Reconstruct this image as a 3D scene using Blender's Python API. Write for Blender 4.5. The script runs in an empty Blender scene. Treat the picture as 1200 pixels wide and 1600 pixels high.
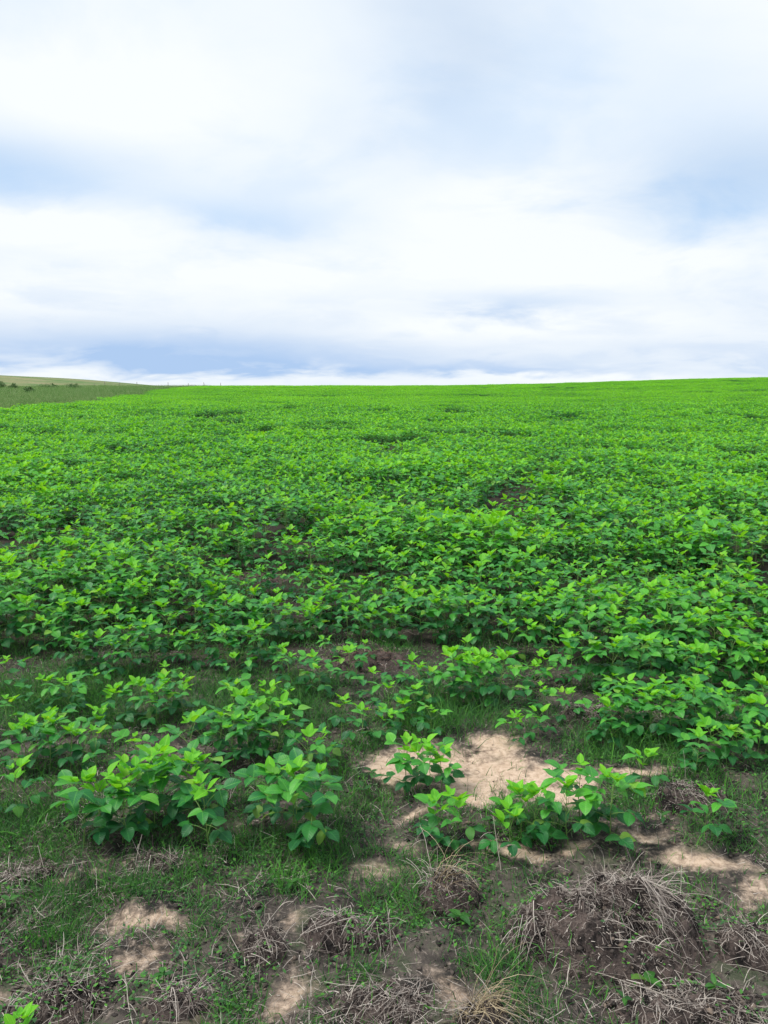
import bpy, math, random
import numpy as np
from mathutils import Matrix, Vector, Euler

R = math.radians
random.seed(7)
rs = np.random.RandomState(11)
sc = bpy.context.scene
C = sc.collection

# ------------------------------------------------------------------ camera
cam_d = bpy.data.cameras.new('camera')
cam_d.sensor_fit = 'VERTICAL'
cam_d.sensor_height = 32.0
cam_d.lens = 24.0
cam_d.clip_start = 0.05
cam_d.clip_end = 6000
cam = bpy.data.objects.new('camera', cam_d)
cam.location = (0, 0, 1.5)
cam.rotation_euler = (R(90 - 8.9), 0, 0)
C.objects.link(cam)
sc.camera = cam

# ------------------------------------------------------------------ light
SUN_EL, SUN_AZ = 60.0, -105.0            # azimuth measured from +Y towards +X
sd = bpy.data.lights.new('sun', 'SUN')
sd.energy = 2.6
sd.angle = R(18)
sd.color = (1.0, 0.965, 0.90)
sun = bpy.data.objects.new('sun', sd)
d = Vector((math.sin(R(SUN_AZ)) * math.cos(R(SUN_EL)), math.cos(R(SUN_AZ)) * math.cos(R(SUN_EL)), math.sin(R(SUN_EL))))
sun.rotation_euler = d.to_track_quat('Z', 'Y').to_euler()
sun.location = (0, 0, 30)
C.objects.link(sun)


class NT:
    """small helper for writing node trees"""
    def __init__(self, tree):
        self.t = tree
        tree.nodes.clear()

    def n(self, typ, **kw):
        nd = self.t.nodes.new(typ)
        for k, v in kw.items():
            setattr(nd, k, v)
        return nd

    def set(self, sock, v):
        if isinstance(v, bpy.types.NodeSocket):
            self.t.links.new(v, sock)
        else:
            sock.default_value = v

    def m(self, op, a, b=0.0, c=0.0, clamp=False):
        nd = self.n('ShaderNodeMath', operation=op, use_clamp=clamp)
        self.set(nd.inputs[0], a)
        self.set(nd.inputs[1], b)
        self.set(nd.inputs[2], c)
        return nd.outputs[0]

    def mix(self, f, a, b):
        nd = self.n('ShaderNodeMix', data_type='RGBA')
        self.set(nd.inputs[0], f)
        self.set(nd.inputs[6], a)
        self.set(nd.inputs[7], b)
        return nd.outputs[2]

    def noise(self, vec, scale, detail=4.0, rough=0.55, dist=0.0):
        nd = self.n('ShaderNodeTexNoise')
        if vec is not None:
            self.set(nd.inputs['Vector'], vec)
        nd.inputs['Scale'].default_value = scale
        nd.inputs['Detail'].default_value = detail
        nd.inputs['Roughness'].default_value = rough
        nd.inputs['Distortion'].default_value = dist
        return nd.outputs['Fac']

    def ramp(self, f, lo, hi):
        nd = self.n('ShaderNodeMapRange', interpolation_type='SMOOTHSTEP')
        self.set(nd.inputs[0], f)
        nd.inputs[1].default_value = lo
        nd.inputs[2].default_value = hi
        return nd.outputs[0]

    def xyz(self, x, y, z):
        nd = self.n('ShaderNodeCombineXYZ')
        for i, v in enumerate((x, y, z)):
            self.set(nd.inputs[i], v)
        return nd.outputs[0]


# ------------------------------------------------------------------ sky: clear sky seen through a cloud deck
w = bpy.data.worlds.new('World')
sc.world = w
w.use_nodes = True
t = NT(w.node_tree)
sky = t.n('ShaderNodeTexSky', sky_type='NISHITA')
sky.sun_disc = False
sky.sun_elevation = R(SUN_EL)
sky.sun_rotation = R(SUN_AZ)
sky.air_density = 1.0
sky.dust_density = 0.3
sky.ozone_density = 1.0
bg_sky = t.n('ShaderNodeBackground')
t.set(bg_sky.inputs[0], sky.outputs[0])
bg_sky.inputs[1].default_value = 0.11
tc = t.n('ShaderNodeTexCoord')
sp = t.n('ShaderNodeSeparateXYZ')
t.set(sp.inputs[0], tc.outputs['Generated'])
dx, dy, dz = sp.outputs
zc = t.m('ADD', t.m('MAXIMUM', dz, 0.0), 0.20)
px = t.m('DIVIDE', dx, zc)
py = t.m('DIVIDE', dy, zc)
deck = t.xyz(px, py, 0.0)
n_big = t.noise(deck, 0.75, 5, 0.5, 0.3)
n_fine = t.noise(t.xyz(px, py, 7.3), 2.2, 6, 0.55, 0.4)
az = t.m('ARCTAN2', dx, dy)
el = t.m('ARCSINE', dz)
warp = t.m('MULTIPLY', t.m('SUBTRACT', n_fine, 0.5), 0.20)
warp2 = t.m('MULTIPLY', t.m('SUBTRACT', n_big, 0.5), 0.10)
azw = t.m('ADD', az, warp)
elw = t.m('ADD', el, t.m('ADD', t.m('MULTIPLY', warp, 0.32), t.m('MULTIPLY', warp2, 0.5)))


def bank(a0, e0, sa, se, amp):
    """a thin or thick stretch of the cloud deck, by azimuth and elevation in degrees"""
    u = t.m('DIVIDE', t.m('SUBTRACT', azw, R(a0)), R(sa))
    v = t.m('DIVIDE', t.m('SUBTRACT', elw, R(e0)), R(se))
    r2 = t.m('ADD', t.m('MULTIPLY', u, u), t.m('MULTIPLY', v, v))
    return t.m('MULTIPLY', t.m('EXPONENT', t.m('MULTIPLY', r2, -1.0)), amp)


def total(items):
    s = items[0]
    for i in items[1:]:
        s = t.m('ADD', s, i)
    return s


# grey blue undersides and white heads of the deck, and a few places where clear sky shows through
n_puff = t.noise(t.xyz(px, py, 3.1), 4.5, 6, 0.6, 0.5)
grey = total([bank(-26, 14.0, 10, 2.0, 0.55), bank(-12, 12.0, 8, 1.2, 0.42), bank(21, 14.4, 9, 3.2, 0.42), bank(27, 11.6, 7, 2.0, 0.50), bank(3, 24.0, 7, 5.0, 0.24), bank(10, 6.2, 5, 0.8, 0.45),
              bank(16, 19.5, 7, 3.0, 0.16), bank(-16, 2.9, 17, 1.5, 0.85), bank(-6, 1.9, 10, 0.7, 0.4), bank(8, 1.6, 9, 0.6, 0.6), bank(22, 2.6, 8, 0.6, 0.35), bank(-22, 8.6, 8, 0.7, 0.15)])
grey = t.m('MULTIPLY', grey, t.m('ADD', 0.50, t.m('MULTIPLY', n_fine, 0.75)))
grey = t.m('ADD', grey, t.m('MULTIPLY', t.ramp(n_big, 0.40, 0.70), 0.16))
grey = t.m('ADD', grey, t.m('MULTIPLY', t.ramp(n_fine, 0.42, 0.66), 0.18))
grey = t.m('ADD', grey, t.m('MULTIPLY', t.m('SUBTRACT', n_puff, 0.5), 0.15))
white = total([bank(-20, 18.5, 9, 3.0, 0.30), bank(7, 12.0, 7, 3.0, 0.30), bank(-8, 8.2, 16, 1.4, 0.26), bank(27, 24, 6, 4, 0.25), bank(15, 8.2, 8, 1.5, 0.25), bank(-24, 10.4, 8, 1.4, 0.28),
               bank(-20, 0.7, 8, 0.4, 0.20), bank(14, 0.8, 8, 0.45, 0.22), bank(6, 4.4, 10, 0.8, 0.28), bank(-24, 6.0, 6, 0.8, 0.2)])
grey = t.m('MAXIMUM', t.m('SUBTRACT', t.m('ADD', grey, 0.10), white), 0.0)
thin = total([bank(24, 13.0, 8, 2.6, 0.55), bank(-27, 14.0, 7, 1.6, 0.35), bank(3, 25.0, 7, 4.0, 0.28)])
thin = t.m('ADD', thin, t.m('MULTIPLY', t.m('MULTIPLY', t.ramp(n_big, 0.52, 0.75), 0.4), t.ramp(el, R(5), R(14))))
cloud_col = t.mix(t.m('MINIMUM', grey, 1.0), (0.935, 0.975, 1.0, 1), t.mix(t.ramp(el, R(4), R(11)), (0.43, 0.60, 0.87, 1), (0.45, 0.66, 0.95, 1)))
bg_cloud = t.n('ShaderNodeBackground')
t.set(bg_cloud.inputs[0], cloud_col)
bg_cloud.inputs[1].default_value = 0.725
mx = t.n('ShaderNodeMixShader')
t.set(mx.inputs[0], t.m('MULTIPLY', t.m('MINIMUM', thin, 1.0), 0.55))
t.set(mx.inputs[1], bg_cloud.outputs[0])
t.set(mx.inputs[2], bg_sky.outputs[0])
out = t.n('ShaderNodeOutputWorld')
t.set(out.inputs[0], mx.outputs[0])

vs = sc.view_settings
vs.view_transform = 'Standard'
vs.look = 'None'
vs.gamma = 1.0
vs.exposure = 0.5
vs.use_curve_mapping = False
sc.render.engine = 'CYCLES'
sc.cycles.use_denoising = True
sc.cycles.max_bounces = 4
sc.cycles.diffuse_bounces = 2
sc.cycles.transmission_bounces = 2
sc.cycles.use_adaptive_sampling = True
sc.cycles.adaptive_threshold = 0.025


# ------------------------------------------------------------------ numpy noise and the lie of the land
_tab = np.random.RandomState(3).rand(256, 256)


def vnoise(x, y):
    x = np.asarray(x, float)
    y = np.asarray(y, float)
    xi = np.floor(x).astype(int)
    yi = np.floor(y).astype(int)
    fx = x - xi
    fy = y - yi
    fx = fx * fx * (3 - 2 * fx)
    fy = fy * fy * (3 - 2 * fy)
    a = _tab[xi % 256, yi % 256]
    b = _tab[(xi + 1) % 256, yi % 256]
    c = _tab[xi % 256, (yi + 1) % 256]
    e = _tab[(xi + 1) % 256, (yi + 1) % 256]
    return (a * (1 - fx) + b * fx) * (1 - fy) + (c * (1 - fx) + e * fx) * fy


def fbm(x, y, o=4):
    s, a, tot = 0.0, 1.0, 0.0
    for i in range(o):
        s = s + a * vnoise(np.asarray(x) * 2 ** i + 17.3 * i, np.asarray(y) * 2 ** i + 5.1 * i)
        tot += a
        a *= 0.5
    return s / tot


def ss(a, b, v):
    k = np.clip((np.asarray(v, float) - a) / (b - a), 0, 1)
    return k * k * (3 - 2 * k)


def land(x, y):
    """large shape of the ground: level at the headland, rising to a crest, a hill beyond the verge"""
    x = np.asarray(x, float)
    y = np.asarray(y, float)
    z = 2.1 * ss(10, 130, y) + 1.25 * ss(5, 62, x) * ss(20, 125, y)
    z = z - 9.0 * ss(150, 420, y) * ss(-75, -40, x)
    z = z + 5.6 * (1 - ss(-150, -55, x)) * ss(90, 260, y)
    z = z - 9.0 * ss(300, 600, y) * (1 - ss(-75, -40, x))
    z = z + 0.25 * (fbm(x * 0.03 + 3, y * 0.03 + 8, 2) - 0.5) * ss(12, 40, y)
    return z


# bare sandy places: (x, y, half width, half depth)
SAND = [(0.20, 3.00, 0.22, 0.10, 1), (0.40, 2.94, 0.24, 0.19, 1), (0.62, 2.78, 0.22, 0.13, 1), (0.34, 2.74, 0.15, 0.13, 1), (0.04, 2.90, 0.13, 0.12, 1), (0.50, 3.10, 0.12, 0.09, 0.9),
        (0.92, 2.80, 0.18, 0.035, 0.8), (0.50, 2.34, 0.24, 0.03, 0.8), (0.02, 2.33, 0.16, 0.04, 0.55),
        (-0.70, 1.95, 0.11, 0.06, 0.7), (-0.66, 1.82, 0.07, 0.06, 0.7), (1.02, 2.26, 0.20, 0.07, 0.75), (1.14, 2.12, 0.14, 0.07, 0.7), (0.90, 2.40, 0.12, 0.05, 0.7),
        (0.16, 1.72, 0.06, 0.11, 0.6), (-0.25, 1.97, 0.05, 0.05, 0.6), (-0.24, 1.72, 0.06, 0.09, 0.65), (-0.80, 2.32, 0.14, 0.03, 0.6),
        (-0.95, 2.22, 0.14, 0.04, 0.5), (-0.42, 1.95, 0.06, 0.04, 0.5), (-1.0, 1.74, 0.11, 0.04, 0.45), (-0.5, 1.65, 0.06, 0.05, 0.5),
        (-1.0, 3.02, 0.22, 0.04, 0.5), (0.86, 2.52, 0.12, 0.05, 0.6), (-0.04, 2.2, 0.12, 0.04, 0.5), (-0.55, 2.5, 0.2, 0.04, 0.4), (0.13, 2.55, 0.1, 0.06, 0.6)]


def sand(x, y):
    x = np.asarray(x, float)
    y = np.asarray(y, float)
    wx = (fbm(x * 6, y * 6, 4) - 0.5) * 0.26
    wy = (fbm(x * 6 + 40, y * 6 + 9, 4) - 0.5) * 0.22
    s = np.zeros(np.broadcast(x, y).shape)
    for cx, cy, a, b, amp in SAND:
        r = ((x + wx - cx) / a) ** 2 + ((y + wy - cy) / b) ** 2
        s = np.maximum(s, amp * np.exp(-r ** 1.3 * 0.8))
    n = fbm(x * 9 + 3, y * 9, 4)
    return np.clip(s * (0.55 + 0.9 * n), 0, 1)


# lumps of old straw and rotted sod: x, y, half width, half depth, height
CLUMPS = [
    (0.60, 1.93, 0.26, 0.18, 0.15, 'mound', 'large dark mound of rotted sod with grey straw draped over its side'),
    (0.19, 2.10, 0.10, 0.07, 0.06, 'arch', 'small dark sod lump with yellow straw arching over it beside the large mound'),
    (-0.10, 1.92, 0.12, 0.08, 0.04, 'fan', 'fanned bundle of pale grass straw on sandy soil between the sod lumps'),
    (-0.32, 1.85, 0.06, 0.05, 0.05, 'clod', 'dark wet sod lump with two pale stalks across it'),
    (-0.72, 2.23, 0.11, 0.06, 0.022, 'flat', 'low grey straw heap in front of the biggest bright soybean clump'),
    (0.00, 1.69, 0.12, 0.07, 0.025, 'fan', 'low flattened tuft of grey straw beside a strip of bare sand'),
    (-0.82, 1.70, 0.15, 0.08, 0.022, 'flat', 'wide scattered heap of grey straw and dark soil by the low seedling'),
    (-0.50, 1.68, 0.08, 0.05, 0.04, 'clod', 'small dark straw lump between two bare sandy spots'),
    (0.98, 1.86, 0.10, 0.09, 0.08, 'clod', 'black crumbling sod lump beside the large straw mound'),
    (-1.13, 2.22, 0.10, 0.05, 0.022, 'flat', 'dark straw heap in short grass at the far end of the headland'),
    (-0.12, 4.08, 0.24, 0.14, 0.06, 'flat', 'reddish brown straw heap in the gap of the front crop rows'),
    (0.24, 1.62, 0.07, 0.05, 0.05, 'arch', 'tan tuft of dry grass at the foot of the large mound'),
    (-1.00, 6.05, 0.30, 0.18, 0.05, 'flat', 'brown straw heap in a clearing deep inside the dense crop'),
    (0.72, 1.67, 0.20, 0.08, 0.03, 'flat', 'flat spread of lilac grey straw below the large sod mound'),
    (1.12, 2.62, 0.16, 0.10, 0.05, 'clod', 'dark weedy sod lump behind the strip of bare sand'),
    (0.95, 3.35, 0.16, 0.08, 0.04, 'flat', 'thin tan straw heap in front of the dense crop edge'),
]


def relief(x, y):
    """small relief of the ground near the headland"""
    n1 = fbm(x * 3.1 + 5, y * 3.1 + 2, 4) - 0.5
    n2 = fbm(x * 14 + 1, y * 14 + 7, 3) - 0.5
    n3 = np.abs(fbm(x * 30 + 1, y * 30 + 7, 2) - 0.5)
    s = sand(x, y)
    return 0.075 * n1 + (0.034 * n2 + 0.03 * n3) * (1 - 0.7 * s)


def ground_z(x, y):
    x = np.asarray(x, float)
    y = np.asarray(y, float)
    return land(x, y) + relief(x, y) * (1 - ss(9, 18, np.hypot(x, y)))


# ------------------------------------------------------------------ materials
def new_mat(name):
    mt = bpy.data.materials.new(name)
    mt.use_nodes = True
    return mt, NT(mt.node_tree)


def leaf_material(name, dark, light, rough=0.42, trans=0.38, spec=0.5):
    mt, t = new_mat(name)
    geo = t.n('ShaderNodeNewGeometry')
    oi = t.n('ShaderNodeObjectInfo')
    rnd = t.m('FRACT', t.m('ADD', geo.outputs['Random Per Island'], oi.outputs['Random']))
    patch = t.noise(geo.outputs['Position'], 0.22, 3, 0.5)
    wide = t.noise(geo.outputs['Position'], 0.06, 3, 0.55)
    fac = t.m('ADD', t.m('MULTIPLY', rnd, 0.80), t.m('MULTIPLY', t.m('SUBTRACT', patch, 0.5), 1.1))
    fac = t.m('ADD', fac, t.m('MULTIPLY', t.m('SUBTRACT', wide, 0.5), 1.2))
    blot = t.noise(geo.outputs['Position'], 60.0, 3, 0.6)
    fac = t.m('ADD', fac, t.m('MULTIPLY', t.m('SUBTRACT', blot, 0.5), 0.5))
    col = t.mix(t.m('ADD', fac, 0.08, clamp=True), (*dark, 1), (*light, 1))
    col = t.mix(t.m('MULTIPLY', t.ramp(rnd, 0.955, 0.985), 0.45), col, (0.30, 0.42, 0.06, 1))
    uv = t.n('ShaderNodeUVMap')
    uv.uv_map = 'UVMap'
    su = t.n('ShaderNodeSeparateXYZ')
    t.set(su.inputs[0], uv.outputs[0])
    u = t.m('ABSOLUTE', t.m('SUBTRACT', su.outputs[0], 0.5))
    rib = t.m('SUBTRACT', 1.0, t.ramp(u, 0.012, 0.05))
    side = t.m('SINE', t.m('MULTIPLY', t.m('SUBTRACT', su.outputs[1], t.m('MULTIPLY', u, 0.7)), 46.0))
    vein = t.m('ADD', t.m('MULTIPLY', rib, 0.55), t.m('MULTIPLY', t.ramp(side, 0.75, 1.0), 0.22))
    pale = t.mix(0.5, col, (min(1, light[0] * 1.7), min(1, light[1] * 1.3), light[2] * 2.5, 1))
    col = t.mix(vein, col, pale)
    b = t.n('ShaderNodeBsdfPrincipled')
    t.set(b.inputs['Base Color'], col)
    b.inputs['Roughness'].default_value = rough
    b.inputs['Specular IOR Level'].default_value = spec
    bump = t.n('ShaderNodeBump')
    bump.inputs['Strength'].default_value = 0.35
    bump.inputs['Distance'].default_value = 0.002
    t.set(bump.inputs['Height'], t.m('MULTIPLY', side, 0.5))
    t.set(b.inputs['Normal'], bump.outputs[0])
    tr = t.n('ShaderNodeBsdfTranslucent')
    tcol = t.n('ShaderNodeMix', data_type='RGBA', blend_type='MULTIPLY')
    tcol.inputs[0].default_value = 1.0
    t.set(tcol.inputs[6], col)
    tcol.inputs[7].default_value = (1.6, 1.25, 0.5, 1)
    t.set(tr.inputs[0], tcol.outputs[2])
    ms = t.n('ShaderNodeMixShader')
    ms.inputs[0].default_value = trans
    t.set(ms.inputs[1], b.outputs[0])
    t.set(ms.inputs[2], tr.outputs[0])
    o = t.n('ShaderNodeOutputMaterial')
    t.set(o.inputs[0], ms.outputs[0])
    return mt


def blade_material(name, cols, rough=0.6, trans=0.25):
    """plain strip-like pieces: colour varies from piece to piece"""
    mt, t = new_mat(name)
    geo = t.n('ShaderNodeNewGeometry')
    cr = t.n('ShaderNodeValToRGB')
    while len(cr.color_ramp.elements) < len(cols):
        cr.color_ramp.elements.new(0.5)
    for i, (e, c) in enumerate(zip(cr.color_ramp.elements, cols)):
        e.position = i / (len(cols) - 1)
        e.color = (*c, 1)
    n = t.noise(geo.outputs['Position'], 2.3, 3, 0.6)
    t.set(cr.inputs[0], t.m('ADD', t.m('MULTIPLY', geo.outputs['Random Per Island'], 0.8), t.m('MULTIPLY', t.m('SUBTRACT', n, 0.4), 0.8), clamp=True))
    b = t.n('ShaderNodeBsdfPrincipled')
    t.set(b.inputs['Base Color'], cr.outputs[0])
    b.inputs['Roughness'].default_value = rough
    b.inputs['Specular IOR Level'].default_value = 0.25
    tr = t.n('ShaderNodeBsdfTranslucent')
    t.set(tr.inputs[0], cr.outputs[0])
    ms = t.n('ShaderNodeMixShader')
    ms.inputs[0].default_value = trans
    t.set(ms.inputs[1], b.outputs[0])
    t.set(ms.inputs[2], tr.outputs[0])
    o = t.n('ShaderNodeOutputMaterial')
    t.set(o.inputs[0], ms.outputs[0])
    return mt


M_LEAF = [leaf_material('young_leaf', (0.11, 0.44, 0.026), (0.24, 0.64, 0.036), 0.45, 0.42, 0.3),
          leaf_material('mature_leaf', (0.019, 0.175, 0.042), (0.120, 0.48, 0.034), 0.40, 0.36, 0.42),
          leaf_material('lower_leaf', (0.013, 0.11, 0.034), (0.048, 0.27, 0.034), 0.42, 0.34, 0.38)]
M_STEM = blade_material('green_stem', [(0.10, 0.20, 0.05), (0.17, 0.28, 0.07)], 0.6, 0.0)
M_GRASS = blade_material('grass_blade', [(0.035, 0.09, 0.04), (0.06, 0.19, 0.042), (0.12, 0.37, 0.04)], 0.55, 0.3)
M_WEED = leaf_material('weed_leaf', (0.02, 0.10, 0.02), (0.07, 0.25, 0.03))
M_STRAW = blade_material('straw_blade', [(0.06, 0.048, 0.042), (0.17, 0.14, 0.122), (0.33, 0.285, 0.25), (0.60, 0.54, 0.48)], 0.7, 0.1)
M_TAN = blade_material('tan_straw_blade', [(0.14, 0.10, 0.06), (0.33, 0.26, 0.16), (0.56, 0.47, 0.32)], 0.7, 0.1)
M_BROWN = blade_material('brown_straw_blade', [(0.05, 0.03, 0.025), (0.13, 0.075, 0.055), (0.26, 0.18, 0.14)], 0.75, 0.05)
M_PALE = blade_material('bleached_straw_blade', [(0.30, 0.26, 0.22), (0.50, 0.45, 0.39)], 0.7, 0.1)
M_VERGE = blade_material('verge_grass_blade', [(0.07, 0.19, 0.04), (0.14, 0.29, 0.07), (0.24, 0.36, 0.13), (0.40, 0.44, 0.23)], 0.65, 0.25)
M_BUSH = blade_material('bush_leaf', [(0.06, 0.13, 0.04), (0.13, 0.23, 0.08)], 0.55, 0.2)
M_CRUMB = blade_material('earth_crumb', [(0.018, 0.016, 0.015), (0.045, 0.037, 0.033), (0.10, 0.08, 0.068), (0.22, 0.165, 0.125)], 0.9, 0.0)
M_WOOD = blade_material('grey_wood', [(0.12, 0.10, 0.085), (0.22, 0.19, 0.16)], 0.8, 0.0)


def sod_material():
    mt, t = new_mat('dark_sod')
    geo = t.n('ShaderNodeNewGeometry')
    n1 = t.noise(geo.outputs['Position'], 18, 6, 0.65)
    n2 = t.noise(geo.outputs['Position'], 90, 4, 0.7)
    col = t.mix(t.ramp(n1, 0.35, 0.65), (0.014, 0.012, 0.012, 1), (0.12, 0.092, 0.082, 1))
    col = t.mix(t.ramp(n2, 0.55, 0.75), col, (0.20, 0.16, 0.14, 1))
    b = t.n('ShaderNodeBsdfPrincipled')
    t.set(b.inputs['Base Color'], col)
    b.inputs['Roughness'].default_value = 0.9
    b.inputs['Specular IOR Level'].default_value = 0.15
    bp = t.n('ShaderNodeBump')
    bp.inputs['Strength'].default_value = 0.9
    bp.inputs['Distance'].default_value = 0.02
    t.set(bp.inputs['Height'], t.m('ADD', n1, t.m('MULTIPLY', n2, 0.5)))
    t.set(b.inputs['Normal'], bp.outputs[0])
    o = t.n('ShaderNodeOutputMaterial')
    t.set(o.inputs[0], b.outputs[0])
    return mt


M_SOD = sod_material()


def ground_material():
    mt, t = new_mat('field_soil')
    geo = t.n('ShaderNodeNewGeometry')
    pos = geo.outputs['Position']
    at = t.n('ShaderNodeAttribute')
    at.attribute_name = 'sand'
    fa = t.n('ShaderNodeAttribute')
    fa.attribute_name = 'rough_grass'
    n1 = t.noise(pos, 7, 6, 0.65)
    n2 = t.noise(pos, 45, 5, 0.7)
    n3 = t.noise(pos, 160, 3, 0.7)
    soil = t.mix(t.ramp(n1, 0.35, 0.68), (0.026, 0.025, 0.023, 1), (0.14, 0.116, 0.10, 1))
    soil = t.mix(t.ramp(n2, 0.52, 0.75), soil, (0.27, 0.22, 0.185, 1))
    soil = t.mix(t.m('MULTIPLY', t.ramp(n1, 0.52, 0.62), 0.6), soil, (0.022, 0.052, 0.018, 1))
    sandc = t.mix(t.ramp(n2, 0.3, 0.7), (0.44, 0.315, 0.225, 1), (0.62, 0.475, 0.365, 1))
    sandc = t.mix(t.m('MULTIPLY', t.ramp(n3, 0.58, 0.72), 0.28), sandc, (0.24, 0.16, 0.11, 1))
    m = t.ramp(t.m('ADD', at.outputs['Fac'], t.m('ADD', t.m('MULTIPLY', t.m('SUBTRACT', n2, 0.5), 1.3), t.m('MULTIPLY', t.m('SUBTRACT', n1, 0.5), 1.1))), 0.16, 0.85)
    m = t.m('MULTIPLY', m, t.m('ADD', 0.42, t.m('MULTIPLY', t.ramp(at.outputs['Fac'], 0.35, 0.85), 0.58)))
    # litter under the crop, with deeper shade painted into the soil colour
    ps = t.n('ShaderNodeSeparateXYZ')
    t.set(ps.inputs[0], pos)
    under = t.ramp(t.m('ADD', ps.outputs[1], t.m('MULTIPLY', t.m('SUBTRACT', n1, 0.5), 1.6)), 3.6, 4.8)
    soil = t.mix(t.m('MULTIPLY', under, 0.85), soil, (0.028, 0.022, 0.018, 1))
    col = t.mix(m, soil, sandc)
    # rough grassland and dry pasture beyond the crop
    g1 = t.noise(pos, 0.06, 4, 0.6)
    g2 = t.noise(pos, 0.9, 5, 0.7)
    gr = t.mix(t.ramp(g1, 0.40, 0.60), (0.085, 0.17, 0.05, 1), (0.22, 0.22, 0.11, 1))
    gr = t.mix(t.m('MULTIPLY', t.ramp(g2, 0.45, 0.7), 0.6), gr, (0.055, 0.085, 0.03, 1))
    col = t.mix(fa.outputs['Fac'], col, gr)
    b = t.n('ShaderNodeBsdfPrincipled')
    t.set(b.inputs['Base Color'], col)
    b.inputs['Roughness'].default_value = 0.93
    b.inputs['Specular IOR Level'].default_value = 0.12
    bp = t.n('ShaderNodeBump')
    bp.inputs['Strength'].default_value = 0.7
    bp.inputs['Distance'].default_value = 0.012
    t.set(bp.inputs['Height'], t.m('ADD', n2, t.m('MULTIPLY', n3, 0.6)))
    t.set(b.inputs['Normal'], bp.outputs[0])
    o = t.n('ShaderNodeOutputMaterial')
    t.set(o.inputs[0], b.outputs[0])
    return mt


# ------------------------------------------------------------------ mesh helpers
def mesh_np(name, V, F, mats, midx=None, uv=None, smooth=True):
    """mesh from arrays; F is a list of index arrays or an (n,3)/(n,4) array"""
    me = bpy.data.meshes.new(name)
    V = np.asarray(V, np.float32)
    if isinstance(F, np.ndarray):
        k = F.shape[1]
        nf = len(F)
        me.vertices.add(len(V))
        me.vertices.foreach_set('co', V.ravel())
        me.loops.add(nf * k)
        me.loops.foreach_set('vertex_index', F.astype(np.int32).ravel())
        me.polygons.add(nf)
        me.polygons.foreach_set('loop_start', np.arange(0, nf * k, k, dtype=np.int32))
    else:
        me.from_pydata(V.tolist(), [], F)
    for m_ in mats:
        me.materials.append(m_)
    if midx is not None:
        me.polygons.foreach_set('material_index', np.asarray(midx, np.int32))
    if uv is not None:
        l = me.uv_layers.new(name='UVMap')
        vi = np.empty(len(me.loops), np.int32)
        me.loops.foreach_get('vertex_index', vi)
        l.data.foreach_set('uv', np.asarray(uv, np.float32)[vi].ravel())
    me.update(calc_edges=True)
    me.validate()
    if smooth:
        me.polygons.foreach_set('use_smooth', np.ones(len(me.polygons), bool))
    return me


def link(name, me, parent=None, loc=(0, 0, 0), **props):
    o = bpy.data.objects.new(name, me)
    C.objects.link(o)
    o.location = loc
    o.parent = parent
    for k, v in props.items():
        o[k] = v
    return o


class Acc:
    """collects shapes made of quads and triangles, each with a material slot and a uv"""
    def __init__(self):
        self.V, self.F, self.M, self.U = [], [], [], []
        self.n = 0

    def add(self, V, F, m=0, U=None, mat=None):
        V = np.asarray(V, float)
        if mat is not None:
            A = np.array(mat)
            V = V @ A[:3, :3].T + A[:3, 3]
        self.V.append(V)
        self.U.append(np.full((len(V), 2), 0.25) if U is None else U)
        self.F += [tuple(i + self.n for i in f) for f in F]
        self.M += [m] * len(F)
        self.n += len(V)

    def mesh(self, name, mats, smooth=True):
        return mesh_np(name, np.vstack(self.V), self.F, mats, self.M, np.vstack(self.U), smooth)


def tube(pts, rad, k=5):
    """tapered tube through points"""
    pts = np.asarray(pts, float)
    V, F = [], []
    n = len(pts)
    for i in range(n):
        a = pts[max(i - 1, 0)]
        b = pts[min(i + 1, n - 1)]
        tdir = (b - a) / (np.linalg.norm(b - a) + 1e-9)
        ref = np.array([0, 0, 1.0]) if abs(tdir[2]) < 0.9 else np.array([1.0, 0, 0])
        s = np.cross(tdir, ref)
        s /= np.linalg.norm(s)
        q = np.cross(s, tdir)
        for j in range(k):
            an = 2 * math.pi * j / k
            V.append(pts[i] + rad[i] * (math.cos(an) * s + math.sin(an) * q))
    for i in range(n - 1):
        for j in range(k):
            F.append((i * k + j, i * k + (j + 1) % k, (i + 1) * k + (j + 1) % k, (i + 1) * k + j))
    F.append(tuple(range((n - 1) * k, n * k)))
    return V, F


# ------------------------------------------------------------------ ground sheet
def graded(lo, f0, f1, hi, step, grow, neg_grow):
    mid = list(np.arange(f0, f1, step))
    up, s, v = [], step, mid[-1]
    while v < hi:
        s *= grow
        v += s
        up.append(v)
    dn, s, v = [], step, f0
    while v > lo:
        s *= neg_grow
        v -= s
        dn.append(v)
    return np.array(dn[::-1] + mid + up)


gx = graded(-1500, -2.6, 2.6, 1500, 0.022, 1.085, 1.085)
gy = graded(-150, 1.2, 5.4, 2500, 0.022, 1.06, 1.25)
GX, GY = np.meshgrid(gx, gy)
GZ = ground_z(GX, GY)
nx, ny = len(gx), len(gy)
V = np.stack([GX, GY, GZ], -1).reshape(-1, 3)
ii = np.arange(ny - 1)[:, None] * nx + np.arange(nx - 1)[None, :]
F = np.stack([ii, ii + 1, ii + nx + 1, ii + nx], -1).reshape(-1, 4)
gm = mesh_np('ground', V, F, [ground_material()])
a = gm.attributes.new('sand', 'FLOAT', 'POINT')
a.data.foreach_set('value', sand(GX, GY).astype(np.float32).ravel())


def field_edge(y):
    """the crop ends here and the rough verge begins"""
    y = np.asarray(y, float)
    return -19.0 - 0.10 * (y - 40) + 0.8 * np.sin(y * 0.13) + 1.6 * (fbm(y * 0.35, y * 0.0 + 2, 3) - 0.5)


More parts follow.
